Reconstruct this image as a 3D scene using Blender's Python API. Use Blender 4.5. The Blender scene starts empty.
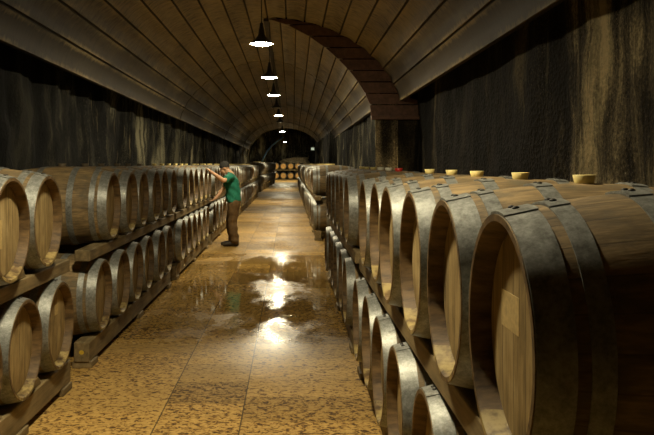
import bpy, bmesh, math, random
from mathutils import Vector, Matrix, noise
R = random.Random(7)
S = bpy.context.scene
C = S.collection
PI = math.pi
CAM_Z = 1.63

# ------------------------------------------------------------------ node helper
class NT:
    def __init__(s, name):
        s.m = bpy.data.materials.new(name); s.m.use_nodes = True
        s.t = s.m.node_tree; s.n = s.t.nodes; s.l = s.t.links
        s.b = s.n['Principled BSDF']
        s.out = s.n['Material Output']
    def set(s, sock, v):
        if hasattr(v, 'is_output'): s.l.new(v, sock)
        elif isinstance(v, (tuple, list)) and len(v) == 3 and sock.type == 'RGBA': sock.default_value = (*v, 1)
        else: sock.default_value = v
    def M(s, op, a, b=0.0, c=None, clamp=False):
        n = s.n.new('ShaderNodeMath'); n.operation = op; n.use_clamp = clamp
        s.set(n.inputs[0], a); s.set(n.inputs[1], b)
        if c is not None: s.set(n.inputs[2], c)
        return n.outputs[0]
    def coord(s, kind='Object'):
        return s.n.new('ShaderNodeTexCoord').outputs[kind]
    def pos(s): return s.n.new('ShaderNodeNewGeometry').outputs['Position']
    def rnd(s): return s.n.new('ShaderNodeObjectInfo').outputs['Random']
    def xyz(s, v):
        n = s.n.new('ShaderNodeSeparateXYZ'); s.l.new(v, n.inputs[0]); return n.outputs
    def comb(s, x=0.0, y=0.0, z=0.0):
        n = s.n.new('ShaderNodeCombineXYZ')
        for i, v in enumerate((x, y, z)): s.set(n.inputs[i], v)
        return n.outputs[0]
    def vmul(s, v, k):
        n = s.n.new('ShaderNodeVectorMath'); n.operation = 'MULTIPLY'
        s.l.new(v, n.inputs[0]); n.inputs[1].default_value = k; return n.outputs[0]
    def vadd(s, v, k):
        n = s.n.new('ShaderNodeVectorMath'); n.operation = 'ADD'
        s.l.new(v, n.inputs[0]); s.set(n.inputs[1], k); return n.outputs[0]
    def noise(s, v, scale, detail=4, rough=.55, dist=0.0):
        n = s.n.new('ShaderNodeTexNoise'); s.l.new(v, n.inputs['Vector'])
        n.inputs['Scale'].default_value = scale; n.inputs['Detail'].default_value = detail
        n.inputs['Roughness'].default_value = rough; n.inputs['Distortion'].default_value = dist
        return n.outputs[0]
    def voro(s, v, scale, feature='F1', out=0):
        n = s.n.new('ShaderNodeTexVoronoi'); n.feature = feature; s.l.new(v, n.inputs['Vector'])
        n.inputs['Scale'].default_value = scale; return n.outputs[out]
    def white(s, v):
        n = s.n.new('ShaderNodeTexWhiteNoise'); n.noise_dimensions = '3D'; s.l.new(v, n.inputs[0]); return n.outputs[0]
    def ramp(s, f, pts):
        n = s.n.new('ShaderNodeValToRGB'); s.set(n.inputs[0], f)
        e = n.color_ramp.elements
        while len(e) < len(pts): e.new(.5)
        for i, (p, c) in enumerate(pts):
            e[i].position = p
            e[i].color = (*c, 1) if isinstance(c, (tuple, list)) else (c, c, c, 1)
        return n.outputs[0]
    def mix(s, f, a, b, mode='MIX'):
        n = s.n.new('ShaderNodeMix'); n.data_type = 'RGBA'; n.blend_type = mode
        s.set(n.inputs[0], f); s.set(n.inputs[6], a); s.set(n.inputs[7], b); return n.outputs[2]
    def bump(s, h, strength=.3, dist=.01):
        n = s.n.new('ShaderNodeBump'); s.l.new(h, n.inputs['Height'])
        n.inputs['Strength'].default_value = strength; n.inputs['Distance'].default_value = dist
        s.l.new(n.outputs[0], s.b.inputs['Normal'])
    def done(s, col, rough=.7, metal=0.0, spec=None):
        s.set(s.b.inputs['Base Color'], col); s.set(s.b.inputs['Roughness'], rough); s.set(s.b.inputs['Metallic'], metal)
        if spec is not None: s.b.inputs['Specular IOR Level'].default_value = spec
        return s.m

def plain(name, col, rough=.6, metal=0.0, vary=.25, scale=30):
    t = NT(name)
    f = t.noise(t.coord(), scale, 5)
    lo = tuple(c*(1-vary) for c in col); hi = tuple(min(1, c*(1+vary)) for c in col)
    t.bump(f, .15, .004)
    return t.done(t.ramp(f, [(.3, lo), (.7, hi)]), rough, metal)

def emit(name, col, strength):
    t = NT(name)
    t.b.inputs['Base Color'].default_value = (*col, 1)
    t.b.inputs['Emission Color'].default_value = (*col, 1)
    t.b.inputs['Emission Strength'].default_value = strength
    return t.m

# barrel staves: u runs round the barrel, staves lie along the barrel's axis (local x)
def stave_mat():
    t = NT('oak_staves')
    o = t.coord(); x, y, z = t.xyz(o)
    r = t.rnd()
    uv = t.coord('UV'); u, v, _ = t.xyz(uv)
    k = t.M('MULTIPLY', u, 26.0)
    sid = t.M('FLOOR', k)
    tone = t.white(t.comb(sid, t.M('MULTIPLY', r, 91.0), 0.0))
    seam = t.M('ABSOLUTE', t.M('SUBTRACT', t.M('FRACT', k), .5))
    seam = t.M('GREATER_THAN', seam, .475)
    sh = t.vadd(o, t.comb(t.M('MULTIPLY', r, 37.0), t.M('MULTIPLY', r, 11.0), 0.0))
    g = t.noise(t.vmul(sh, (3, 45, 45)), 1.0, 6, .6)
    blot = t.noise(t.vmul(sh, (4, 6, 6)), 1.0, 4, .6)
    g2 = t.noise(t.vmul(sh, (9, 130, 130)), 1.0, 4, .7)
    f = t.M('ADD', t.M('ADD', -.22, t.M('ADD', t.M('MULTIPLY', g, .65), t.M('MULTIPLY', g2, .35))), t.M('ADD', .08, t.M('MULTIPLY', tone, .13)))
    f = t.M('ADD', f, t.M('MULTIPLY', t.M('SUBTRACT', blot, .5), .6))
    f = t.M('ADD', f, t.M('MULTIPLY', t.M('SUBTRACT', r, .5), .12))
    col = t.ramp(f, [(.2, (.07, .05, .024)), (.42, (.20, .14, .065)), (.6, (.37, .26, .12)), (.82, (.52, .38, .19))])
    dark_patch = t.ramp(t.noise(t.vmul(sh, (7, 9, 9)), 1.0, 5, .65), [(.5, 0.0), (.66, .75)])  # random mouldy blotches on the oak
    col = t.mix(dark_patch, col, (.11, .095, .06))
    col = t.mix(t.M('MULTIPLY', seam, .4), col, (.02, .013, .007))
    t.bump(t.M('SUBTRACT', g, t.M('MULTIPLY', seam, 1.0)), .35, .004)
    return t.done(col, t.M('ADD', .5, t.M('MULTIPLY', g, .3)), 0, .35)

def head_mat():
    t = NT('oak_head_boards')
    o = t.coord(); x, y, z = t.xyz(o); r = t.rnd()
    k = t.M('ADD', t.M('MULTIPLY', y, 10.5), t.M('MULTIPLY', r, 9.0))
    sid = t.M('FLOOR', k)
    tone = t.white(t.comb(sid, t.M('MULTIPLY', r, 53.0), 2.0))
    seam = t.M('GREATER_THAN', t.M('ABSOLUTE', t.M('SUBTRACT', t.M('FRACT', k), .5)), .478)
    sh = t.vadd(o, t.comb(t.M('MULTIPLY', r, 37.0), t.M('MULTIPLY', r, 23.0), t.M('MULTIPLY', tone, 3.0)))
    g = t.noise(t.vmul(sh, (50, 50, 4)), 1.0, 6, .62)
    blot = t.noise(t.vmul(sh, (9, 9, 5)), 1.0, 4, .6)
    g2 = t.noise(t.vmul(sh, (120, 120, 9)), 1.0, 4, .7)
    f = t.M('ADD', t.M('ADD', -.17, t.M('ADD', t.M('MULTIPLY', g, .75), t.M('MULTIPLY', g2, .4))), t.M('MULTIPLY', tone, .14))
    f = t.M('ADD', f, t.M('MULTIPLY', t.M('SUBTRACT', blot, .48), .75))
    col = t.ramp(f, [(.2, (.11, .08, .032)), (.45, (.29, .205, .085)), (.65, (.44, .33, .15)), (.85, (.56, .45, .24))])
    drip = t.noise(t.vmul(sh, (28, 28, 1.6)), 1.0, 3, .5)
    col = t.mix(t.ramp(drip, [(.66, 0.0), (.72, .6)]), col, (.62, .54, .36))
    col = t.mix(t.M('MULTIPLY', seam, .7), col, (.06, .04, .018))
    t.bump(t.M('SUBTRACT', g, t.M('MULTIPLY', seam, 1.0)), .3, .003)
    return t.done(col, .62, 0, .3)

def hoop_mat():
    t = NT('galvanised_hoop_steel')
    o = t.coord(); r = t.rnd()
    sh = t.vadd(o, t.comb(t.M('MULTIPLY', r, 17.0), 0.0, 0.0))
    n1 = t.noise(sh, 34, 6, .72); n2 = t.noise(sh, 110, 3, .6)
    f = t.M('ADD', t.M('MULTIPLY', n1, .7), t.M('MULTIPLY', n2, .3))
    col = t.ramp(f, [(.3, (.09, .09, .08)), (.46, (.215, .222, .20)), (.64, (.37, .38, .35))])
    rust = t.ramp(t.noise(sh, 9, 5, .7), [(.60, 0.0), (.74, .4)])
    col = t.mix(rust, col, (.16, .115, .055))
    t.bump(n2, .12, .002)
    return t.done(col, t.M('ADD', .34, t.M('MULTIPLY', n1, .25)), .45, .4)

def chime_mat():
    t = NT('stained_chime_wood')
    o = t.coord(); r = t.rnd()
    sh = t.vadd(o, t.comb(t.M('MULTIPLY', r, 17.0), 0.0, 0.0))
    n = t.noise(t.vmul(sh, (8, 30, 30)), 1.0, 5, .6)
    x, y, z = t.xyz(o)
    low = t.M('MULTIPLY', t.ramp(t.noise(sh, 14, 4, .6), [(.42, 0.0), (.6, 1.0)]), t.M('LESS_THAN', z, .13))
    col = t.ramp(n, [(.3, (.05, .03, .012)), (.7, (.20, .125, .05))])
    col = t.mix(low, col, (.38, .29, .11))
    t.bump(n, .3, .004)
    return t.done(col, .6, 0, .3)

def beam_mat():
    t = NT('rack_timber')
    o = t.coord(); r = t.rnd()
    sh = t.vadd(o, t.comb(t.M('MULTIPLY', r, 17.0), 0.0, 0.0))
    g = t.noise(t.vmul(sh, (30, 2.5, 30)), 1.0, 6, .6)
    b = t.noise(sh, 3.5, 3)
    f = t.M('ADD', t.M('MULTIPLY', g, .6), t.M('MULTIPLY', b, .45))
    t.bump(g, .3, .004)
    return t.done(t.ramp(f, [(.3, (.06, .043, .02)), (.5, (.19, .14, .065)), (.75, (.35, .26, .125))]), .7, 0, .3)

def floor_mat():
    t = NT('wet_red_verona_marble_slabs')
    p = t.pos(); x, y, z = t.xyz(p)
    fx = t.M('DIVIDE', t.M('ADD', x, .84), 1.54)
    cell = t.M('FLOOR', fx); lx = t.M('MULTIPLY', t.M('FRACT', fx), 1.54)
    wide = t.M('GREATER_THAN', lx, .53)
    cid = t.M('ADD', t.M('MULTIPLY', cell, 2.0), wide)
    ly = t.M('DIVIDE', t.M('ADD', y, t.M('MULTIPLY', cid, .37)), .53)
    row = t.M('FLOOR', ly); fy = t.M('FRACT', ly)
    tone = t.white(t.comb(cid, row, 3.0)); tone2 = t.white(t.comb(cid, row, 8.0))
    j1 = t.M('LESS_THAN', t.M('ABSOLUTE', t.M('SUBTRACT', lx, .53)), .0045)
    j2 = t.M('LESS_THAN', t.M('MINIMUM', lx, t.M('SUBTRACT', 1.54, lx)), .0045)
    j3 = t.M('LESS_THAN', t.M('ABSOLUTE', t.M('SUBTRACT', fy, .5)), .004)
    jx = t.M('MAXIMUM', j1, j2)
    joint = t.M('MAXIMUM', jx, t.M('MULTIPLY', j3, .6))
    sh = t.vadd(p, t.comb(t.M('MULTIPLY', tone, 40.0), t.M('MULTIPLY', tone2, 40.0), 0.0))
    wob = t.vadd(t.vmul(sh, (1, 1.25, 1)), t.vmul(t.comb(t.noise(sh, 14, 2), t.noise(t.vadd(sh, (5., 3., 1.)), 14, 2), 0.0), (.06, .06, 0)))
    flake = t.noise(wob, 34, 3, .6, .6)
    fl2 = t.noise(wob, 15, 3, .6, .4)
    big = t.noise(sh, 3.0, 3)
    mix = t.M('ADD', t.M('ADD', t.M('MULTIPLY', flake, .62), t.M('MULTIPLY', fl2, .38)), t.M('MULTIPLY', t.M('SUBTRACT', tone2, .5), .07))
    col = t.ramp(mix, [(.39, (.075, .036, .010)), (.45, (.21, .112, .030)), (.49, (.48, .295, .083)), (.66, (.63, .42, .14))])
    shade = t.M('ADD', .68, t.M('ADD', t.M('MULTIPLY', tone, .46), t.M('MULTIPLY', t.M('SUBTRACT', big, .5), .3)))
    col = t.mix(1.0, col, t.comb(shade, shade, t.M('MULTIPLY', shade, .97)), 'MULTIPLY')
    # water film standing on the slabs
    pud = t.noise(t.vmul(p, (1.1, .55, 1)), 1.0, 4, .6)
    reg = t.ramp(t.M('DIVIDE', y, 40.0), [(.125, 0.0), (.17, .5), (.20, 1.0), (.32, .95), (.38, .45), (1.0, .4)])
    wet = t.M('MULTIPLY', t.ramp(pud, [(.30, .35), (.52, 1.0)]), reg, clamp=True)
    col = t.mix(t.M('MULTIPLY', wet, .35), col, t.mix(1.0, col, (.42, .37, .28), 'MULTIPLY'))
    col = t.mix(t.M('MULTIPLY', joint, .8), col, (.035, .024, .012))
    rough = t.M('ADD', t.M('MULTIPLY', wet, -.72), .72, clamp=True)
    rough = t.M('MAXIMUM', rough, .035)
    rough = t.M('MAXIMUM', t.M('ADD', rough, t.M('MULTIPLY', t.M('SUBTRACT', flake, .5), .08)), .025)
    t.set(t.b.inputs['Specular IOR Level'], t.M('ADD', .10, t.M('MULTIPLY', wet, .15)))
    drops = t.noise(p, 38, 3, .7)
    drip = t.ramp(t.noise(p, 55, 1, .5), [(.56, 0.0), (.66, 1.0)])
    drops2 = t.noise(p, 5, 2, .5)
    h = t.M('ADD', t.M('MULTIPLY', drops, t.M('SUBTRACT', .3, t.M('MULTIPLY', wet, .26))), t.M('MULTIPLY', drops2, .12))
    h = t.M('ADD', h, t.M('MULTIPLY', t.M('MULTIPLY', drip, wet), t.M('MULTIPLY', t.ramp(pud, [(.45, 1.0), (.6, .1)]), .15)))
    h = t.M('SUBTRACT', h, t.M('MULTIPLY', joint, .4))
    t.bump(h, .16, .004)
    return t.done(col, rough)

def rock_mat(name, warm=0.0, pebble=.5):
    SPK = (.36, .28, .16) if warm else (.22, .21, .15)
    t = NT(name)
    p = t.pos()
    streak = t.noise(t.vmul(p, (2.6, 2.6, .22)), 1.0, 6, .68, .5)
    fine = t.noise(t.vmul(p, (1, 1, .8)), 30, 6, .75)
    peb = t.voro(p, 17)
    big = t.noise(t.vmul(p, (.8, .8, .5)), 1.0, 3)
    f = t.M('ADD', t.M('MULTIPLY', streak, .66), t.M('MULTIPLY', fine, .34))
    f = t.M('ADD', f, t.M('MULTIPLY', t.M('SUBTRACT', big, .5), .85))
    a, b, c, d = (.003, .003, .0025), (.011, .0105, .008), (.065, .061, .042), (.34, .315, .20)
    if warm:
        a, b, c, d = [tuple(2.0*q for q in k) for k in (a, b, c, d)]
        w = lambda q, k: (q[0]*(1+.45*k), q[1]*(1+.12*k), q[2]*(1-.25*k))
        a, b, c, d = [w(q, warm) for q in (a, b, c, d)]
    col = t.ramp(f, [(.36, a), (.48, b), (.57, c), (.70, d)])
    lime = t.ramp(t.noise(t.vmul(p, (6, 6, .5)), 1.0, 5, .6, .5), [(.60, 0.0), (.70, .7)])
    col = t.mix(lime, col, (.30, .25, .13))
    spk = t.M('MULTIPLY', t.ramp(t.noise(p, 48, 3, .7), [(.56, 0.0), (.66, 1.0)]), t.ramp(t.noise(t.vmul(p, (1.3, 1.3, .5)), 1.0, 3, .6), [(.45, .1), (.62, 1.0)]))
    col = t.mix(t.M('MULTIPLY', spk, .8), col, SPK)
    # colour goes near black by depth: left wall's first bays, right wall before the pier
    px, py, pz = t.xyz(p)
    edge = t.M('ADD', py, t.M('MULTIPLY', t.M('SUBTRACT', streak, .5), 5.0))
    dark_patch = t.M('MULTIPLY', t.M('LESS_THAN', px, 0.0), t.ramp(t.M('DIVIDE', edge, 40.0), [(.33, .9), (.43, 0.0)]))
    dark_patch2 = t.M('MULTIPLY', t.M('GREATER_THAN', px, 2.5), t.ramp(t.M('DIVIDE', edge, 40.0), [(.215, 0.0), (.27, .88)]))
    col = t.mix(t.M('ADD', dark_patch, dark_patch2, clamp=True), col, (.004, .004, .0035))
    h = t.M('ADD', t.M('MULTIPLY', fine, .6), t.M('MULTIPLY', peb, pebble*.5))
    h = t.M('ADD', h, t.M('MULTIPLY', streak, .2))
    t.bump(h, .9, .03)
    return t.done(col, t.M('ADD', .62, t.M('MULTIPLY', fine, .3)), 0, .10)

def vault_mat():
    t = NT('weathered_vault_sheets')
    uv = t.coord('UV'); u, v, _ = t.xyz(uv)
    sid = t.M('FLOOR', v); fv = t.M('FRACT', v)
    tone = t.white(t.comb(sid, t.M('FLOOR', t.M('DIVIDE', u, 7.1)), 1.0))
    q = t.comb(t.M('MULTIPLY', u, 11.0), t.M('MULTIPLY', v, 1.6), 0.0)
    st = t.noise(q, 1.0, 6, .72, .4)
    q2 = t.comb(t.M('MULTIPLY', u, .5), t.M('MULTIPLY', v, .8), 3.0)
    big = t.noise(q2, 1.0, 4, .6)
    f = t.M('ADD', t.M('MULTIPLY', t.M('SUBTRACT', st, .5), 1.1), t.M('ADD', .22, t.M('MULTIPLY', big, .45)))
    f = t.M('ADD', f, t.M('MULTIPLY', tone, .14))
    col = t.ramp(f, [(.30, (.09, .073, .042)), (.48, (.26, .215, .127)), (.66, (.38, .315, .185))])
    br = t.noise(t.comb(t.M('MULTIPLY', u, 19.0), t.M('MULTIPLY', v, 1.1), 7.0), 1.0, 5, .7, .3)
    brm = t.M('MULTIPLY', t.ramp(br, [(.5, 0.0), (.62, .75)]), t.ramp(t.noise(t.comb(t.M('MULTIPLY', u, .8), t.M('MULTIPLY', v, .9), 1.0), 1.0, 3, .6), [(.42, .05), (.62, 1.0)]))
    col = t.mix(brm, col, (.42, .33, .17))
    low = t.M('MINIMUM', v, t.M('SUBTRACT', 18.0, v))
    low_dark = t.ramp(t.M('DIVIDE', t.M('ADD', low, t.M('MULTIPLY', t.M('SUBTRACT', big, .5), 2.0)), 10.0), [(.12, .85), (.36, 0.0)])  # strips grow darker towards the springing on both sides
    col = t.mix(low_dark, col, (.040, .032, .026))
    edge = t.M('ABSOLUTE', t.M('SUBTRACT', fv, .5))
    rustband = t.M('MULTIPLY', t.ramp(t.M('ADD', edge, t.M('MULTIPLY', t.M('SUBTRACT', st, .5), .5)), [(.30, 0.0), (.44, .9)]),
                   t.ramp(big, [(.42, .1), (.6, 1.0)]))
    col = t.mix(rustband, col, (.42, .32, .15))
    seam = t.M('GREATER_THAN', edge, .463)
    sheet = t.M('LESS_THAN', t.M('FRACT', t.M('DIVIDE', u, 7.1)), .002)
    col = t.mix(t.M('MAXIMUM', t.M('MULTIPLY', seam, .9), t.M('MULTIPLY', sheet, .6)), col, (.018, .012, .007))
    t.bump(t.M('SUBTRACT', st, seam), .3, .01)
    return t.done(col, t.M('ADD', .5, t.M('MULTIPLY', st, .3)), 0, .25)

MAT = dict(stave=stave_mat(), head=head_mat(), hoop=hoop_mat(), chime=chime_mat(), beam=beam_mat(), floor=floor_mat(),
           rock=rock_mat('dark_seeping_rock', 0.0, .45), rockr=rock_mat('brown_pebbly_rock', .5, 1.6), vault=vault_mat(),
           board=plain('reddish_facing_boards', (.13, .068, .042), .6, 0, .35, 9),
           enamel=plain('dark_enamel', (.018, .018, .017), .35, 0, .1),
           shadein=plain('white_enamel', (.8, .8, .74), .4, 0, .03),
           cord=plain('black_cable', (.012, .012, .012), .6),
           bulb=emit('lit_bulb', (1.0, .86, .58), 450.0),
           bulbfar=emit('dim_far_bulb', (1.0, .86, .55), 1200.0),
           bulboff=plain('unlit_bulb_glass', (.25, .25, .22), .2),
           bung=plain('cream_silicone_bung', (.78, .64, .24), .45, 0, .06),
           bungd=plain('dull_brown_bung', (.12, .09, .05), .7, 0, .1),
           bungw=plain('white_silicone_bung', (.74, .72, .56), .45, 0, .06),
           bungr=plain('red_silicone_bung', (.5, .03, .02), .45, 0, .06),
           rivet=plain('dark_rivet_iron', (.05, .048, .042), .5, .6),
           patch=plain('scraped_label_residue', (.50, .37, .15), .7, 0, .2, 60),
           newhead=plain('fresh_golden_oak', (.78, .46, .14), .6, 0, .15, 12),
           hose=plain('blue_hose', (.12, .34, 1.0), .35),
           lampbox=plain('pale_lamp_housing', (.55, .6, .5), .4),
           yellow=plain('yellow_paint_mark', (.62, .42, .03), .6, 0, .2, 60))

# ------------------------------------------------------------------ mesh helpers
def obj(name, bm, mats, parent=None, smooth=True, loc=None, recalc=True):
    me = bpy.data.meshes.new(name)
    if recalc: bmesh.ops.recalc_face_normals(bm, faces=bm.faces)
    bm.to_mesh(me); bm.free()
    for m in (mats if isinstance(mats, (list, tuple)) else [mats]): me.materials.append(m)
    for p in me.polygons: p.use_smooth = smooth
    o = bpy.data.objects.new(name, me); C.objects.link(o)
    if parent: o.parent = parent
    if loc: o.location = loc
    return o

def sharp(o, ang=35):
    me = o.data
    bm = bmesh.new(); bm.from_mesh(me)
    for e in bm.edges:
        e.smooth = not (len(e.link_faces) == 2 and e.calc_face_angle(0) > math.radians(ang))
    bm.to_mesh(me); bm.free()
    return o

def tag(o, label, cat, group=None, kind=None):
    o['label'] = label
    if cat: o['category'] = cat
    if group: o['group'] = group
    if kind: o['kind'] = kind
    return o

def thing(name, label, cat, loc=(0, 0, 0), rz=0, group=None):
    o = bpy.data.objects.new(name, None); C.objects.link(o)
    o.location = loc; o.rotation_euler = (0, 0, rz); o.empty_display_size = .1
    return tag(o, label, cat, group)

def dup(root, loc, rz, label, group=None, rx=0):
    r = root.copy(); C.objects.link(r); r.location = loc; r.rotation_euler = (rx, 0, rz)
    r['label'] = label
    if group: r['group'] = group
    for ch in list(root.children):
        c = ch.copy(); C.objects.link(c); c.parent = r
        for g in list(ch.children):
            d = g.copy(); C.objects.link(d); d.parent = c
    return r

def lathe_x(bm, prof, n, zc, mat=0, close=False, uvl=None):
    """profile of (x, r) turned round the x axis at height zc"""
    rings = []
    for x, r in prof:
        rings.append([bm.verts.new((x, r*math.sin(2*PI*k/n), zc + r*math.cos(2*PI*k/n))) for k in range(n)])
    m = len(rings)
    for i in range(m if close else m-1):
        a, b = rings[i], rings[(i+1) % m]
        for k in range(n):
            f = bm.faces.new((a[k], a[(k+1) % n], b[(k+1) % n], b[k])); f.material_index = mat
            if uvl:
                for lp, (uu, vv) in zip(f.loops, ((k, i), (k+1, i), (k+1, i+1), (k, i+1))):
                    lp[uvl].uv = (uu/n, vv/m)
    return rings

def lathe_z(bm, prof, n, mat=0, c=(0, 0), close=False):
    rings = []
    for r, z in prof:
        rings.append([bm.verts.new((c[0]+r*math.cos(2*PI*k/n), c[1]+r*math.sin(2*PI*k/n), z)) for k in range(n)])
    m = len(rings)
    for i in range(m if close else m-1):
        a, b = rings[i], rings[(i+1) % m]
        for k in range(n):
            f = bm.faces.new((a[k], a[(k+1) % n], b[(k+1) % n], b[k])); f.material_index = mat
    return rings

def box(bm, x0, x1, y0, y1, z0, z1, mat=0, bev=0.0):
    g = bmesh.ops.create_cube(bm, size=1)
    for v in g['verts']:
        v.co = Vector((x0+(x1-x0)*(v.co.x+.5), y0+(y1-y0)*(v.co.y+.5), z0+(z1-z0)*(v.co.z+.5)))
    fs = set(f for v in g['verts'] for f in v.link_faces)
    for f in fs: f.material_index = mat
    if bev:
        es = list(set(e for v in g['verts'] for e in v.link_edges))
        bmesh.ops.bevel(bm, geom=es, offset=bev, segments=2, affect='EDGES', profile=.5)

def tube(bm, pts, r, n=8, mat=0):
    pts = [Vector(p) for p in pts]; rings = []
    for i, p in enumerate(pts):
        d = (pts[min(i+1, len(pts)-1)] - pts[max(i-1, 0)]).normalized()
        a = d.cross(Vector((0, 0, 1)));  a = a if a.length > .05 else d.cross(Vector((1, 0, 0)))
        a.normalize(); b = d.cross(a)
        rr = r[i] if isinstance(r, (list, tuple)) else r
        rings.append([bm.verts.new(p + rr*(math.cos(2*PI*k/n)*a + math.sin(2*PI*k/n)*b)) for k in range(n)])
    for a, b in zip(rings, rings[1:]):
        for k in range(n): bm.faces.new((a[k], a[(k+1) % n], b[(k+1) % n], b[k])).material_index = mat
    bm.faces.new(rings[0]); bm.faces.new(rings[-1])

# ------------------------------------------------------------------ setting
def rock_sheet(name, x0, x1, nx, y0, y1, ny, z0, z1, nz, amp, mat, plane):
    """a rough rock face: plane 'x' (runs along y and z) or 'y' (runs along x and z)"""
    bm = bmesh.new(); G = []
    na = ny if plane == 'x' else nx
    for i in range(na+1):
        row = []
        for k in range(nz+1):
            z = z0 + (z1-z0)*k/nz
            if plane == 'x': p = Vector((x0, y0+(y1-y0)*i/ny, z))
            else: p = Vector((x0+(x1-x0)*i/nx, y0, z))
            q = Vector((p.x*.9, p.y*.9, p.z*.35))
            h = noise.fractal(q, 1.0, 2.1, 5) * amp + noise.noise(p*3.1)*amp*.25
            if plane == 'x': p.x += h
            else: p.y += h
            row.append(bm.verts.new(p))
        G.append(row)
    for i in range(na):
        for k in range(nz):
            bm.faces.new((G[i][k], G[i+1][k], G[i+1][k+1], G[i][k+1]))
    o = obj(name, bm, mat)
    return o

bm = bmesh.new(); box(bm, -5.2, 4.2, -5, 84, -.12, 0)
tag(obj('floor', bm, MAT['floor'], smooth=False), 'wet ochre marble slab floor running down the aisle', 'floor', kind='structure')
STEP = 18.1
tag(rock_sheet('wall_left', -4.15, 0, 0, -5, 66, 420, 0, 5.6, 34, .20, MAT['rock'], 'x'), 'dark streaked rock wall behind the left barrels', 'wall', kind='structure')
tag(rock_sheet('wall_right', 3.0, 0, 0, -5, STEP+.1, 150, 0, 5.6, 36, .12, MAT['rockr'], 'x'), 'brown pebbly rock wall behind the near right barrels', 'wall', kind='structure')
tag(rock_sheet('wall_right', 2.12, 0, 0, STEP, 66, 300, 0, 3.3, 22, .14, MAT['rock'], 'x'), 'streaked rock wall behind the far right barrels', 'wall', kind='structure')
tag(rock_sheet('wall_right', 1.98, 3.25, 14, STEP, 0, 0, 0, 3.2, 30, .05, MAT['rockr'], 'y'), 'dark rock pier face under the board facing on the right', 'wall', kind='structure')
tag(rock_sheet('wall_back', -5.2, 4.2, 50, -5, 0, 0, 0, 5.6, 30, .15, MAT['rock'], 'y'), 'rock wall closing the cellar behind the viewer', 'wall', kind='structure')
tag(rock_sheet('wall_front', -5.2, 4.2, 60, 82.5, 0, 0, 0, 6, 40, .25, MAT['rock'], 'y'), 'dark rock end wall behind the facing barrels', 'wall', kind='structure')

def half(side, c, w, spring, apex, n, th0=None):
    """half arch from the springing to the crown, returned as 10 equally spaced points"""
    P = []
    for i in range(201):
        u = i/200
        if th0 is not None:
            th = math.radians(th0) + (PI/2-math.radians(th0))*u
            a = w/math.cos(math.radians(th0)); b = (apex-spring)/(1-math.sin(math.radians(th0)))
            P.append((c + side*a*math.cos(th), spring - b*math.sin(math.radians(th0)) + b*math.sin(th)))
        else:
            th = PI/2*u
            cx, sx = math.cos(th), math.sin(th)
            P.append((c + side*w*cx**(2/n), spring + (apex-spring)*sx**(2/n)))
    return P
def even(P, k):
    L = [0]
    for a, b in zip(P, P[1:]): L.append(L[-1] + math.hypot(b[0]-a[0], b[1]-a[1]))
    out = []; j = 0
    for i in range(k+1):
        t = L[-1]*i/k
        while j < len(P)-2 and L[j+1] < t: j += 1
        f = (t-L[j])/max(1e-9, L[j+1]-L[j]); f = min(1, max(0, f))
        out.append((P[j][0]+(P[j+1][0]-P[j][0])*f, P[j][1]+(P[j+1][1]-P[j][1])*f))
    return out
def lerp(a, b, t): return a + (b-a)*t
VF = (0.0, .025, .05, .2, .35, .5, .65, .8, .95, .975)
VO = (.045, .045, 0.0, .012, .021, .024, .021, .012, 0.0, .045)
def arch(y, near):
    if near:
        k = (STEP-y)*.0055
        l = half(-1, -.52, 3.04-k, 3.07+k, 5.01, 2, 12); r = half(1, -.52, 3.06-k, 3.07+k, 5.01, 2, 12)
    else:
        t = min(1, max(0, (y-STEP)/(66-STEP)))
        ax = lerp(5.01, 4.71, t)
        l = half(-1, -.52, lerp(3.04, 3.0, t), lerp(3.07, 2.85, t), ax, 2, 12)
        c = lerp(-.6, -.55, t)
        r = half(1, c, lerp(2.5, 3.05, t), lerp(2.86, 2.86, t), ax, lerp(1.5, 2, t))
    fr = VF
    def dense(P):
        Q = even(P, 9*40); return [Q[int(round((i+f)*40))] for i in range(9) for f in fr] + [Q[-1]]
    lo = dense(l); ro = dense(r)
    pts = lo + ro[::-1][1:]
    return pts, len(fr)
def vault(name, ys, near, shrink, label):
    bm = bmesh.new(); uvl = bm.loops.layers.uv.new('UVMap'); rows = []
    for y in ys:
        pts, sub = arch(y, near); row = []
        n = len(pts)
        for i, (x, z) in enumerate(pts):
            a = pts[max(0, i-1)]; b = pts[min(n-1, i+1)]
            tx, tz = b[0]-a[0], b[1]-a[1]; l = math.hypot(tx, tz) or 1
            nx, nz = -tz/l, tx/l                     # outward for a left-to-right arch
            off = VO[i % sub] - shrink
            row.append(bm.verts.new((x+nx*off, y, z+nz*off)))
        rows.append(row)
    for j in range(len(ys)-1):
        for i in range(len(rows[0])-1):
            f = bm.faces.new((rows[j][i], rows[j][i+1], rows[j+1][i+1], rows[j+1][i]))
            for lp, (u, v) in zip(f.loops, ((ys[j], i), (ys[j], i+1), (ys[j+1], i+1), (ys[j+1], i))):
                lp[uvl].uv = (u, v//sub + (VF[v % sub] if v % sub or v % sub == 0 else 0))
    o = obj(name, bm, MAT['vault'], recalc=False)
    md = o.modifiers.new('thick', 'SOLIDIFY'); md.thickness = .035; md.offset = 1 if True else -1
    md = o.modifiers.new('edges', 'EDGE_SPLIT'); md.split_angle = math.radians(25)
    return tag(o, label, 'ceiling', kind='structure')
def span(a, b, s): n = max(1, round((b-a)/s)); return [a+(b-a)*i/n for i in range(n+1)]
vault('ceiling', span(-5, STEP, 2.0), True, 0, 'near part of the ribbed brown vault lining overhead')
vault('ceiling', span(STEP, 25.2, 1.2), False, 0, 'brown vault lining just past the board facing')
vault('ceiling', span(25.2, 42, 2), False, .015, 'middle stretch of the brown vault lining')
vault('ceiling', span(42, 58, 2), False, .03, 'distant stretch of the brown vault lining')
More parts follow.
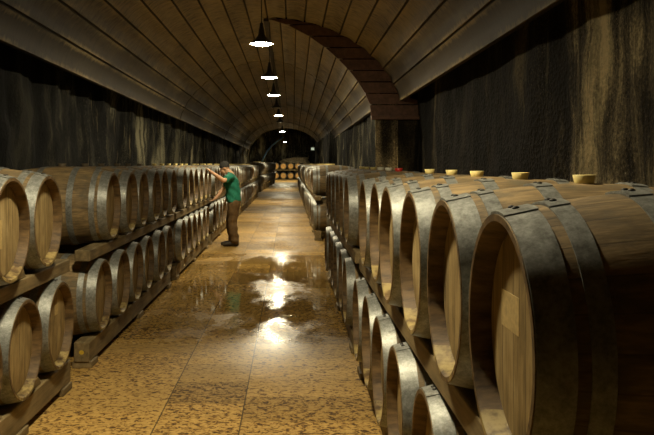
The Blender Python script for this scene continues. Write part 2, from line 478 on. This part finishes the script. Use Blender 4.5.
vault('ceiling', span(58, 66, 2), False, .06, 'far end ring of the brown vault lining')

# crescent of boards filling the step between the two vault widths
def prof_x(P, z):
    for a, b in zip(P, P[1:]):
        if a[1] <= z <= b[1]:
            return a[0] + (b[0]-a[0])*(z-a[1])/max(1e-9, b[1]-a[1])
    return P[0][0] if z < P[0][1] else P[-1][0]
Pn = half(1, -.52, 3.06, 3.07, 5.01, 2, 12); Pf = half(1, -.6, 2.5, 2.86, 5.01, 1.5)
bm = bmesh.new(); z = 2.74; k = 0
while z < 5.0:
    z2 = min(z+.265, 5.005)
    dy = .012*(k % 2)
    q = []
    for zz in (z+.012, z2-.012):
        q.append((prof_x(Pf, zz)-.02, prof_x(Pn, zz)+.06 if zz > 3.1 else 3.2, zz))
    v = []
    for y in (STEP-.03-dy, STEP+.03):
        v.append([bm.verts.new((q[0][0], y, q[0][2])), bm.verts.new((q[0][1], y, q[0][2])), bm.verts.new((q[1][1], y, q[1][2])), bm.verts.new((q[1][0], y, q[1][2]))])
    bm.faces.new(v[0]); bm.faces.new(v[1])
    for i in range(4): bm.faces.new((v[0][i], v[0][(i+1) % 4], v[1][(i+1) % 4], v[1][i]))
    z = z2; k += 1
tag(obj('trim_1', bm, MAT['board'], smooth=False), 'crescent of reddish brown boards facing the step in the vault', 'board facing', kind='structure')
bm = bmesh.new(); box(bm, 1.88, 3.2, STEP-.12, STEP+.05, 2.66, 2.75, bev=.008)
tag(obj('trim_2', bm, MAT['board'], smooth=False), 'dark timber sill under the crescent of boards', 'beam', kind='structure')

# unclad rock tunnel past the lining
bm = bmesh.new(); rows = []
for y in span(65.6, 83, .6):
    row = []
    for i in range(41):
        th = PI*i/40
        p = Vector((-.5-3.7*math.cos(th), y, 2.2+3.3*math.sin(th)))
        n = Vector((-math.cos(th), 0, math.sin(th)))
        row.append(bm.verts.new(p + n*noise.fractal(p*.9, 1, 2, 4)*.18))
    rows.append([bm.verts.new((row[0].co.x, y, 0))] + row + [bm.verts.new((row[-1].co.x, y, 0))])
for a, b in zip(rows, rows[1:]):
    for i in range(len(a)-1): bm.faces.new((a[i], a[i+1], b[i+1], b[i]))
tag(obj('ceiling', bm, MAT['rock']), 'bare dark rock tunnel past the end of the lining', 'ceiling', kind='structure')

# ------------------------------------------------------------------ barrels
L, RE, RB = .92, .29, .346
def rad(x): return RE + (RB-RE)*(1-(2*x/L-1)**2)
ZC = RB
HOOPS = ((.003, .078), (.104, .150), (.283, .335))
def body_bm(n, m):
    bm = bmesh.new(); uvl = bm.loops.layers.uv.new('UVMap')
    xs = [L*i/m for i in range(m+1)]
    lathe_x(bm, [(x, rad(x)) for x in xs], n, ZC, 0, uvl=uvl)
    for s in (0, 1):
        X = (lambda x: x) if s == 0 else (lambda x: L-x)
        pr = [(X(0), RE), (X(0), RE-.016), (X(.008), RE-.021), (X(.05), RE-.026), (X(.06), RE-.03)]
        lathe_x(bm, pr, n, ZC, 1)
    bmesh.ops.remove_doubles(bm, verts=bm.verts, dist=1e-5)
    return bm
def head_bm(n, far=False):
    bm = bmesh.new()
    x0, s = (L-.05, -1) if far else (.05, 1)
    pr = [(x0+s*.022, RE-.026), (x0+s*.004, RE-.034), (x0, RE-.048), (x0-s*.001, .12), (x0-s*.001, .001)]
    r = lathe_x(bm, pr, n, ZC); bm.faces.new(r[-1])
    return bm
def hoop_bm(n, a, b, lap=False):
    bm = bmesh.new(); e = .0032
    lathe_x(bm, [(a, rad(a)+.0005), (a, rad(a)+e), (b, rad(b)+e), (b, rad(b)+.0005)], n, ZC, close=True)
    if lap:                                   # riveted overlap where the strip closes
        for k in range(6):
            pass
        rows = []
        for k in range(9):
            th = -.20 + .40*k/8
            row = []
            for x, ee in ((a-.001, e-.002), (a-.001, e+.0035), (b+.001, e+.0035), (b+.001, e-.002)):
                rr = rad(x)+ee
                row.append(bm.verts.new((x, rr*math.sin(th), ZC+rr*math.cos(th))))
            rows.append(row)
        for p, q in zip(rows, rows[1:]):
            for i in range(4): bm.faces.new((p[i], p[(i+1) % 4], q[(i+1) % 4], q[i]))
        bm.faces.new(rows[0]); bm.faces.new(rows[-1])
    return bm
def rivet_bm(x, th):
    bm = bmesh.new()
    bmesh.ops.create_uvsphere(bm, u_segments=10, v_segments=6, radius=.009)
    rr = rad(x)+.0065
    for v in bm.verts: v.co = Vector((v.co.x+x, v.co.y + rr*math.sin(th), v.co.z*.6 + ZC+rr*math.cos(th)))
    return bm
def bung_bm():
    bm = bmesh.new(); z = ZC+RB-.012
    pr = [(.026, z), (.030, z+.012), (.036, z+.038), (.033, z+.039), (.027, z+.022), (.001, z+.021)]
    r = lathe_z(bm, pr, 18, 0, (L/2, 0)); bm.faces.new(r[0]); bm.faces.new(r[-1])
    return bm

def barrel_proto(n, m, detail):
    t = thing('wine_barrel', 'oak barrel', 'barrel', (0, 0, -50))
    obj('barrel_body', body_bm(n, m), [MAT['stave'], MAT['chime']], t)
    sharp(t.children[0])
    sharp(obj('barrel_head', head_bm(n), MAT['head'], t))
    if detail: sharp(obj('barrel_head', head_bm(n, True), MAT['head'], t))
    al = [(a, b) for a, b in HOOPS] + [(L-b, L-a) for a, b in HOOPS[::-1]]
    for i, (a, b) in enumerate(al):
        h = sharp(obj('hoop', hoop_bm(n, a, b, detail), MAT['hoop'], t))
        if detail:
            x = (a+b)/2
            for th in (-.055, .055): obj('rivet', rivet_bm(x, th), MAT['rivet'], h)
    obj('bung', bung_bm(), MAT['bung'], t)
    return t
def far_proto(n, m):
    bm = body_bm(n, m)
    def addin(b2, mi):
        me = bpy.data.meshes.new('tmp'); b2.to_mesh(me); b2.free()
        k = len(bm.faces); bm.from_mesh(me); bm.faces.ensure_lookup_table()
        for f in bm.faces[k:]: f.material_index = mi
        bpy.data.meshes.remove(me)
    addin(head_bm(n), 2)
    for a, b in HOOPS: addin(hoop_bm(n, a, b), 3); addin(hoop_bm(n, L-b, L-a), 3)
    addin(bung_bm(), 4)
    o = sharp(obj('wine_barrel', bm, [MAT['stave'], MAT['chime'], MAT['head'], MAT['hoop'], MAT['bung']]))
    o['category'] = 'barrel'
    return o
PN = barrel_proto(64, 16, True)
PM = barrel_proto(40, 10, False)
PF = far_proto(24, 8)
ORD = ['first', 'second', 'third', 'fourth', 'fifth', 'sixth', 'seventh', 'eighth']
N_BAR = [0]
def place(proto, xf, y, zc, side, label, group, bung=None, patch=None, yaw=0.0):
    rz = (0 if side > 0 else PI) + R.uniform(-.006, .006) + yaw
    o = dup(proto, (xf + R.uniform(-.012, .012), y + R.uniform(-.003, .003), zc-RB), rz, label, group)
    N_BAR[0] += 1
    if bung:
        for c in o.children:
            if c.name.startswith('bung'):
                c.data = c.data.copy(); c.data.materials[0] = MAT[bung]
                c['label'] = {'bungr': 'red bung', 'bungw': 'white bung', 'bungd': 'dull brown bung'}[bung]
    if patch:
        u, v, w, h = patch
        bm = bmesh.new(); box(bm, .0480, .0493, u-w/2, u+w/2, ZC+v-h/2, ZC+v+h/2, bev=.0003)
        p = obj('label_patch', bm, MAT['patch'], o, smooth=False); p['label'] = 'pale label patch'
    return o

def wedge_bm(w, h, d, x, y, z):
    bm = bmesh.new()
    v = [bm.verts.new((x+sx*d/2, y+yy, z+zz)) for sx in (-1, 1) for yy, zz in ((-w/2, 0), (w/2, 0), (w*.22, h), (-w*.22, h))]
    for a, b in ((0, 4),):
        bm.faces.new(v[0:4]); bm.faces.new(v[4:8])
        for i in range(4): bm.faces.new((v[i], v[(i+1) % 4], v[4+(i+1) % 4], v[4+i]))
    bmesh.ops.bevel(bm, geom=list(bm.edges), offset=.003, segments=1, affect='EDGES')
    return bm
def beam(xc, w, y0, y1, z0, z1, wedges, label, blocks=0.0, mark=False, parts=True, group=None):
    yc = (y0+y1)/2
    if not parts:
        bm = bmesh.new(); box(bm, -w/2, w/2, y0-yc, y1-yc, 0, z1-z0, bev=.006)
        if blocks:
            for yy in (y0-yc+.15, 0, y1-yc-.15): box(bm, -w*.55, w*.55, yy-.09, yy+.09, -blocks, 0)
        return tag(obj('rack_beam', bm, MAT['beam'], smooth=False, loc=(xc, yc, z0)), label, 'beam', group)
    t = thing('rack_beam', label, 'beam', (xc, yc, z0-blocks), 0, group)
    bm = bmesh.new(); box(bm, -w/2, w/2, y0-yc, y1-yc, blocks, blocks+z1-z0, bev=.008)
    obj('timber', bm, MAT['beam'], t, smooth=False)
    for y in wedges:
        obj('wedge', wedge_bm(.17, .055, w*.8, 0, y-yc, blocks+z1-z0), MAT['beam'], t, smooth=False)
    if blocks:
        for yy in (y0-yc+.12, 0, y1-yc-.12):
            bm = bmesh.new(); box(bm, -w*.62, w*.62, yy-.11, yy+.11, 0, blocks, bev=.006)
            obj('support_block', bm, MAT['beam'], t, smooth=False)
    if mark:
        bm = bmesh.new(); bmesh.ops.create_circle(bm, cap_ends=True, segments=14, radius=.022)
        for v in bm.verts: v.co = Vector((v.co.x*.9, y0-yc-.001, blocks+(z1-z0)/2+v.co.y*.8))
        obj('paint_mark', bm, MAT['yellow'], t)['label'] = 'round yellow paint mark'
    return t

def section(side, xf, ups, lows, zl, zu, name, proto, level, far_group=None, special=None, yaw=0.0, dx=0.0):
    """one rack: lows = depths of floor-tier barrels, ups = depths of the upper tier"""
    special = special or {}
    for tier, ys, zc in (('upper', ups, zu), ('lower', lows, zl)):
        for i, y in enumerate(ys):
            sp = special.get((tier, i), {})
            if 'label' in sp: lab = sp['label']
            elif far_group: lab = f'far-off barrel, {tier} tier of {name}'
            else: lab = f'{tier}-tier oak barrel, {ORD[i]} from near end of {name}'
            g = f'{tier} tier barrels of {name}'
            place(proto, xf + dx*(y-min(ups)), y, zc, side, lab, g, sp.get('bung'), sp.get('patch'), yaw)
    y0 = min(min(ups), min(lows))-.34; y1 = max(max(ups), max(lows))+.34
    rb = rad(.13)+.004
    for row, off in (('front', .11), ('back', L-.11)):
        if row == 'back' and level > 1: continue
        xb = xf + side*off + dx*(y1-y0)/2
        mid = lambda ys: [y+.345 for y in ys[:-1]] if level < 2 else []
        low_top = zl-rb
        bl = .05
        beam(xb, .125, min(lows)-.36, max(lows)+.36, bl, low_top, mid(lows) if row == 'front' else [], f'{row} floor beam of {name}',
             bl, level == 0 and row == 'front' and side < 0, level < 2)
        beam(xb, .125, y0, y1, zl+rb, zu-rb, mid(ups) if row == 'front' else [], f'{row} upper-tier beam of {name}', 0.0, False, level < 2)

P = .702
def rowy(a, n): return [a+P*i for i in range(n)]
ZLR, ZUR, ZLL, ZUL = .48, 1.222, .53, 1.262
XR, XL = .493, -1.55
section(1, XR, rowy(1.83, 6), rowy(2.24, 6), ZLR, ZUR, 'the nearest right-hand rack', PN, 0, special={
    ('upper', 0): dict(label='largest oak barrel at right front, its head half shadowed with a pale patch', patch=(.06, .05, .15, .09)),
    ('upper', 3): dict(bung=None), ('lower', 0): dict(label='oak barrel under the largest right front barrel, mostly below the picture')})
section(1, XR, rowy(6.82, 6), rowy(7.05, 6), ZLR, ZUR, 'the second right-hand rack', PM, 1, special={
    ('upper', 0): dict(bung='bungr', label='upper-tier barrel with red bung at the near end of the second right-hand rack'),
    ('upper', 1): dict(bung='bungw'), ('upper', 2): dict(bung='bungw')})
section(-1, XL, rowy(4.33, 2), rowy(3.92, 3), ZLL, ZUL, 'the nearest left-hand rack', PN, 0, special={
    ('lower', 2): dict(patch=(-.03, .10, .07, .07)), ('upper', 0): dict(patch=(.05, -.02, .035, .16))})
section(-1, XL, rowy(6.92, 6), rowy(6.57, 6), ZLL, ZUL, 'the second left-hand rack', PM, 0, special={('upper', i): dict(bung='bungd') for i in range(6)})
section(-1, XL, rowy(11.6, 6), rowy(11.3, 6), ZLL, ZUL, 'the third left-hand rack', PM, 1)
section(-1, XL, rowy(16.25, 6), rowy(16.05, 6), ZLL, ZUL, 'the left-hand rack behind the man', PM, 1)
section(1, .49, rowy(17.25, 6), rowy(16.95, 6), ZLL, ZUL, 'the third right-hand rack', PM, 1)
for i, y in enumerate((20.95, 25.65, 30.35, 35.05)):
    section(-1, XL, rowy(y, 6), rowy(y-.25, 6), ZLL, ZUL, f'the {ORD[i]} left-hand rack past the man', PF, 2, far_group=True)
for i, y in enumerate((22.0, 26.7, 31.4, 36.1, 40.8, 45.5)):
    section(1, .49, rowy(y, 6), rowy(y-.25, 6), ZLL, ZUL, f'the {ORD[i]} right-hand rack past the pier', PF, 2, far_group=True)
for i, y in enumerate((46.0, 50.7, 55.4, 60.1, 64.8)):
    section(-1, -1.68+(y-46)*.020, rowy(y, 6), rowy(y-.25, 6), ZLL+.12, ZUL+.14, f'the far left block, {ORD[i]} rack', PF, 2, far_group=True, dx=.02)

# barrels against the end wall, heads facing the aisle
NEWHEAD = None
for tier, zc in (('upper', 1.40), ('lower', .44)):
    for i in range(5):
        x = -1.42 + .745*i
        o = dup(PM, (x, 79, zc-RB), PI/2, f'{tier} barrel facing the aisle at the end wall, {ORD[i]} from left', f'{tier} row of barrels at the end wall')
        for c in o.children:
            if c.name.startswith('barrel_head'): c.data = NEWHEAD or c.data.copy(); NEWHEAD = c.data; c.data.materials[0] = MAT['newhead']
for lab, z0, z1 in (('dark beam under the upper row of end wall barrels', .955, 1.07), ('dark floor beam under the lower row of end wall barrels', 0, .11)):
    bm = bmesh.new(); box(bm, -1.9, 1.95, -.06, .06, 0, z1-z0, bev=.008)
    tag(obj('rack_beam', bm, MAT['beam'], smooth=False, loc=(0, 79.11, z0)), lab, 'beam')
for p in (PN, PM):
    for c in list(p.children):
        for g in list(c.children): bpy.data.objects.remove(g)
        bpy.data.objects.remove(c)
    bpy.data.objects.remove(p)
bpy.data.objects.remove(PF)

# ------------------------------------------------------------------ pendant lamps
LX, LZ = -.49, 3.69
def lamp_parts(state):
    t = thing('pendant_lamp', 'lamp', 'lamp', (0, 0, -50))
    bm = bmesh.new()
    pr = [(.03, .36), (.034, .30), (.05, .24), (.055, .17), (.075, .125), (.125, .075), (.19, .025), (.205, 0),
          (.200, .0), (.185, .022), (.12, .068), (.07, .115), (.045, .15), (.03, .17)]
    rs = lathe_z(bm, pr, 36)
    bm.faces.ensure_lookup_table()
    for f in bm.faces:
        if f.calc_center_median().z < .165:
            pass
    k = 36
    for i, f in enumerate(bm.faces):
        f.material_index = 1 if i//k >= 8 else 0
    bm.faces.new(rs[0])
    obj('lamp_shade', bm, [MAT['enamel'], MAT['shadein']], t)
    bm = bmesh.new(); lathe_z(bm, [(.010, .36), (.007, .40), (.007, 1.30), (.012, 1.31)], 8)
    obj('cord', bm, MAT['cord'], t)
    bm = bmesh.new(); bmesh.ops.create_uvsphere(bm, u_segments=28, v_segments=12, radius=.165)
    for v in bm.verts: v.co.z = v.co.z*(.2 if v.co.z < 0 else .12) + .006
    obj('bulb', bm, MAT[state], t)
    return t
LAMPS = [(3.6, 'bulb', 'lit pendant lamp closest to the viewer, above the picture edge'),
         (13.4, 'bulb', 'lit pendant lamp nearest in view, largest dark bell shade'),
         (18.6, 'bulb', 'second lit pendant lamp down the aisle'),
         (23.4, 'bulb', 'third lit pendant lamp down the aisle'),
         (28.6, 'bulboff', 'unlit dark pendant lamp between the third and fourth lit ones'),
         (33.2, 'bulb', 'fourth lit pendant lamp down the aisle'),
         (38.3, 'bulboff', 'small unlit dark pendant lamp just before the last bright one'),
         (49.5, 'bulb', 'small lit pendant lamp in front of the dark tunnel mouth'),
         (73.5, 'bulbfar', 'faint lit pendant lamp inside the dark end tunnel')]
for y, st, lab in LAMPS:
    t = lamp_parts(st); t.location = (LX, y, LZ); t['label'] = lab; t['group'] = 'pendant lamps along the vault crown'
    top = arch(y, y < STEP)[0]; zt = max(p[1] for p in top) if y < 66 else 5.5
    for c in t.children:
        if c.name.startswith('cord'):
            c.data = c.data.copy()
            for v in c.data.vertices:
                if v.co.z > 1: v.co.z = zt - LZ + (0.02 if y < 66 else 0)

# blue hose and small emergency light at the tunnel mouth
bm = bmesh.new()
tube(bm, [(-2.62, 72, 1.75), (-2.45, 72, 2.2), (-2.1, 72, 2.85), (-1.65, 72, 3.35), (-1.15, 72, 3.75), (-.62, 72, 4.12)], .075, 10)
tag(obj('hose', bm, MAT['hose']), 'pale blue hose slanting up the dark end tunnel', 'hose')
t = thing('emergency_light', 'small pale light box at the right edge of the tunnel mouth', 'lamp', (1.9, 65.4, 2.75))
bm = bmesh.new(); box(bm, -.16, .16, -.07, .07, 0, .3, bev=.02); obj('housing', bm, MAT['lampbox'], t)
bm = bmesh.new(); box(bm, -.12, .12, -.085, -.068, .06, .24, bev=.004); obj('diffuser', bm, emit('emergency_glow', (.9, 1, .75), .5), t)
# heap of pale rock behind the end barrels
bm = bmesh.new(); bmesh.ops.create_icosphere(bm, subdivisions=4, radius=1)
for v in bm.verts:
    p = v.co.copy(); h = 1 + .35*noise.fractal(p*1.6, 1, 2, 4)
    v.co = Vector((p.x*1.5*h, p.y*.7*h, max(-.02, p.z*.55*h)))
    v.co.z *= 1.0
tag(obj('rock_ledge', bm, plain('pale_rock', (.26, .21, .13), .9, 0, .4, 6), loc=(.75, 81.2, 1.76)), 'pale rubble ledge on the end wall above the facing barrels', 'rock')
bm = bmesh.new(); box(bm, -.9, 2.4, 80.4, 82.1, 0, 1.74, bev=.1)
tag(obj('rock_bench', bm, MAT['rock'], smooth=False), 'dark rock bench behind the end wall barrels', 'rock')

# ------------------------------------------------------------------ the man
def remesh(name, bm, mat, parent, voxel, smooth_it=4):
    o = obj(name, bm, mat, parent)
    md = o.modifiers.new('r', 'REMESH'); md.mode = 'VOXEL'; md.voxel_size = voxel; md.use_smooth_shade = True
    sm = o.modifiers.new('s', 'SMOOTH'); sm.factor = .5; sm.iterations = smooth_it
    dg = bpy.context.evaluated_depsgraph_get()
    me = bpy.data.meshes.new_from_object(o.evaluated_get(dg))
    o.modifiers.clear(); o.data = me
    for p in me.polygons: p.use_smooth = True
    return o
def ball(bm, c, r, m=None):
    g = bmesh.ops.create_uvsphere(bm, u_segments=14, v_segments=10, radius=1)
    rr = r if isinstance(r, (tuple, list)) else (r, r, r)
    for v in g['verts']:
        q = Vector((v.co.x*rr[0], v.co.y*rr[1], v.co.z*rr[2]))
        v.co = (m @ q if m else q) + Vector(c)
def limb(bm, pts, n=14):
    """chain of (point, radius): overlapping balls and cones that are fused afterwards"""
    for (p, r) in pts: ball(bm, p, r)
    for (p, r), (q, s) in zip(pts, pts[1:]):
        p, q = Vector(p), Vector(q)
        tube(bm, [p, q], [r, s], n)
def loft(bm, rings, n=24):
    R_ = []
    for c, rx, ry, rot in rings:
        R_.append([bm.verts.new((c[0]+rx*math.cos(2*PI*k/n)*math.cos(rot), c[1]+ry*math.sin(2*PI*k/n), c[2]-rx*math.cos(2*PI*k/n)*math.sin(rot))) for k in range(n)])
    for a, b in zip(R_, R_[1:]):
        for k in range(n): bm.faces.new((a[k], a[(k+1) % n], b[(k+1) % n], b[k]))
    bm.faces.new(R_[0]); bm.faces.new(R_[-1])
skin = plain('skin', (.66, .38, .22), .5, 0, .06)
shirt_m = plain('green_cotton', (.010, .17, .10), .85, 0, .2, 40)
trous_m = plain('khaki_brown_cloth', (.115, .065, .02), .85, 0, .25, 25)
shoe_m = plain('dark_boot_leather', (.025, .017, .010), .55)
hair_m = plain('dark_grey_cap', (.040, .038, .032), .85, 0, .3, 60)
man = thing('person', 'man in green t-shirt and brown trousers leaning over the left barrels', 'person', (-1.12, 15.5, 0))
J = lambda x, y, z: (x+1.12, y, z)      # x is given in scene units
bm = bmesh.new()
# trunk, neck
loft(bm, [(J(-1.10, 0, .86), .10, .15, 0), (J(-1.11, 0, .98), .105, .145, 0), (J(-1.12, 0, 1.12), .105, .14, .05), (J(-1.14, 0, 1.28), .115, .165, .1), (J(-1.155, 0, 1.40), .085, .16, .2), (J(-1.18, 0, 1.46), .055, .08, .3)])
limb(bm, [(J(-1.17, 0, 1.42), .065), (J(-1.25, 0, 1.50), .056)])
# head, pitched down towards the barrel tops
HM = Matrix.Rotation(math.radians(-30), 4, 'Y')
hc = Vector(J(-1.305, 0, 1.550))
def hp(x, y, z): return hc + (HM @ Vector((x, y, z)))
ball(bm, hp(.015, 0, .025), (.098, .076, .095), HM)      # skull
ball(bm, hp(-.045, 0, -.045), (.052, .052, .068), HM)    # face and jaw
ball(bm, hp(-.07, 0, -.09), (.026, .028, .022), HM)      # chin
limb(bm, [(hp(-.092, 0, .005), .010), (hp(-.118, 0, -.030), .014)])  # nose
for s in (-1, 1):
    ball(bm, hp(-.095, s*.012, -.028), .009)
    ball(bm, hp(.012, s*.076, -.012), (.018, .009, .031), HM)        # ears
    ball(bm, hp(-.082, s*.03, .022), (.015, .024, .008), HM)         # brow
ball(bm, hp(-.094, 0, -.058), (.010, .022, .006), HM)                # lips
ball(bm, hp(-.091, 0, -.070), (.010, .019, .006), HM)
# arms
arms = [(J(-1.16, -.19, 1.385), J(-1.28, -.46, 1.31), J(-1.515, -.60, 1.485), J(-1.585, -.625, 1.545), 1),
        (J(-1.17, .19, 1.375), J(-1.34, .25, 1.14), J(-1.475, .16, .965), J(-1.52, .14, .925), -1)]
for sh, el, wr, pm, s in arms:
    sh, el, wr, pm = map(Vector, (sh, el, wr, pm))
    limb(bm, [(sh, .058), (sh.lerp(el, .5), .050), (el, .040), (el.lerp(wr, .3), .042), (wr, .026)])
    d = (pm-wr).normalized(); side = Vector((0, 1, 0)); up = side.cross(d).normalized()
    pal = wr + d*.055
    Mx = Matrix((d, side, up)).transposed().to_4x4()
    ball(bm, pal, (.052, .042, .016), Mx)
    limb(bm, [(wr, .026), (pal, .02)])
    for j, (oy, ln) in enumerate(((-.031, .066), (-.011, .076), (.010, .072), (.030, .056))):
        b0 = pal + d*.038 + side*oy
        dd = (d + Vector((-.35, 0, -.45))).normalized() if s > 0 else (d + Vector((-.5, 0, .25))).normalized()
        d2 = (dd + (Vector((-.3, 0, -.55)) if s > 0 else Vector((-.2, 0, .35)))).normalized()
        k1 = b0 + dd*ln*.45 + side*oy*.2; k2 = k1 + d2*ln*.33; k3 = k2 + d2*ln*.24
        limb(bm, [(pal + side*oy*.8, .010), (b0, .0095), (k1, .0088), (k2, .008), (k3, .0068)], 8)
    tside = side*(-1 if s < 0 else 1)
    b0 = wr + d*.025 + tside*.028; k1 = pal + tside*.058 + d*.01; k2 = k1 + d*.03 + tside*.008 + up*-.004
    limb(bm, [(b0, .013), (k1, .011), (k2, .0085)], 8)
# legs and feet
for s in (-1, 1):
    yy = s*.095
    fx = .05 if s > 0 else 0
    limb(bm, [(J(-1.11, yy, .88), .095), (J(-1.125-fx*.5, yy, .66), .075), (J(-1.135-fx, yy, .49), .056), (J(-1.115-fx, yy, .33), .055), (J(-1.085-fx, yy, .10), .038)])
    limb(bm, [(J(-1.08-fx, yy, .06), .04), (J(-1.22-fx, yy, .045), .035)])
body = remesh('body', bm, skin, man, .0085, 3)
# t-shirt
bm = bmesh.new()
loft(bm, [(J(-1.125, 0, .875), .150, .195, .0), (J(-1.125, 0, .95), .152, .190, .0), (J(-1.135, 0, 1.10), .148, .185, .05), (J(-1.15, 0, 1.25), .145, .20, .1),
          (J(-1.155, 0, 1.36), .125, .205, .2), (J(-1.165, 0, 1.43), .085, .14, .3), (J(-1.18, 0, 1.465), .066, .078, .35)])
for sh, el, wr, pm, s in arms:
    sh, el = Vector(sh), Vector(el)
    limb(bm, [(sh, .078), (sh.lerp(el, .35), .076), (sh.lerp(el, .62), .072)])
sh_o = remesh('t_shirt', bm, shirt_m, man, .012, 4)
for v in sh_o.data.vertices:        # folds
    q = v.co
    h = .012*noise.noise(Vector((q.x*9, q.y*9, q.z*7))) + .006*math.sin(q.z*38 + q.x*30)
    v.co += v.normal*h
# trousers
bm = bmesh.new()
loft(bm, [(J(-1.11, 0, .95), .128, .168, 0), (J(-1.105, 0, .86), .135, .18, 0), (J(-1.11, 0, .78), .125, .175, 0)])
for s in (-1, 1):
    yy = s*.095; fx = .05 if s > 0 else 0
    limb(bm, [(J(-1.11, yy, .84), .12), (J(-1.125-fx*.5, yy, .66), .108), (J(-1.14-fx, yy, .49), .096), (J(-1.12-fx, yy, .30), .092), (J(-1.09-fx, yy, .115), .088)])
tr = remesh('trousers', bm, trous_m, man, .012, 3)
for v in tr.data.vertices:
    q = v.co
    v.co += v.normal*(.012*noise.noise(Vector((q.x*10, q.y*10, q.z*8))) + .007*math.sin(q.z*45 + q.y*20)*max(0, 1-q.z))
    if v.co.z < .05: v.co.z = .05
for s in (-1, 1):
    yy = s*.095; fx = .05 if s > 0 else 0
    bm = bmesh.new()
    limb(bm, [(J(-1.055-fx, yy, .055), .05), (J(-1.14-fx, yy, .06), .052), (J(-1.25-fx, yy, .045), .046), (J(-1.30-fx, yy, .04), .038)])
    limb(bm, [(J(-1.09-fx, yy, .06), .055), (J(-1.09-fx, yy, .13), .056)])
    so = remesh('shoe', bm, shoe_m, man, .009, 3)
    for v in so.data.vertices:
        if v.co.z < .004: v.co.z = .004
# cap of short dark hair
bm = bmesh.new()
ball(bm, hp(.022, 0, .034), (.104, .084, .100), HM)
cap = remesh('cap', bm, hair_m, man, .008, 2)
bm = bmesh.new(); bm.from_mesh(cap.data)
inv = HM.inverted()
cut = [v for v in bm.verts if (lambda q: q.z < .012 + (.35*max(0, -q.x-.02)) - .5*max(0, q.x))(inv @ (v.co - hc))]
bmesh.ops.delete(bm, geom=cut, context='VERTS'); bm.to_mesh(cap.data); bm.free()
md = cap.modifiers.new('t', 'SOLIDIFY'); md.thickness = .006
for s in (-1, 1):
    bm = bmesh.new(); ball(bm, hp(-.088, s*.03, .006), .0085); obj('eye', bm, plain('dark_eye', (.02, .015, .01), .2), man)

# ------------------------------------------------------------------ camera, world, colour
w = bpy.data.worlds.new('World'); S.world = w; w.use_nodes = True
w.node_tree.nodes['Background'].inputs[0].default_value = (0, 0, 0, 1)
w.node_tree.nodes['Background'].inputs[1].default_value = 0
cam = bpy.data.cameras.new('camera'); co = bpy.data.objects.new('camera', cam); C.objects.link(co)
co.location = (0, 0, CAM_Z); co.rotation_euler = (PI/2, 0, 0)
cam.sensor_width = 36; cam.lens = 780/654*36; cam.shift_x = 37/654; cam.shift_y = -53.5/654
cam.clip_start = .05; cam.clip_end = 300
S.camera = co
S.view_settings.view_transform = 'Standard'; S.view_settings.look = 'None'
S.view_settings.gamma = 1; S.view_settings.use_curve_mapping = False
S.view_settings.exposure = 0.2
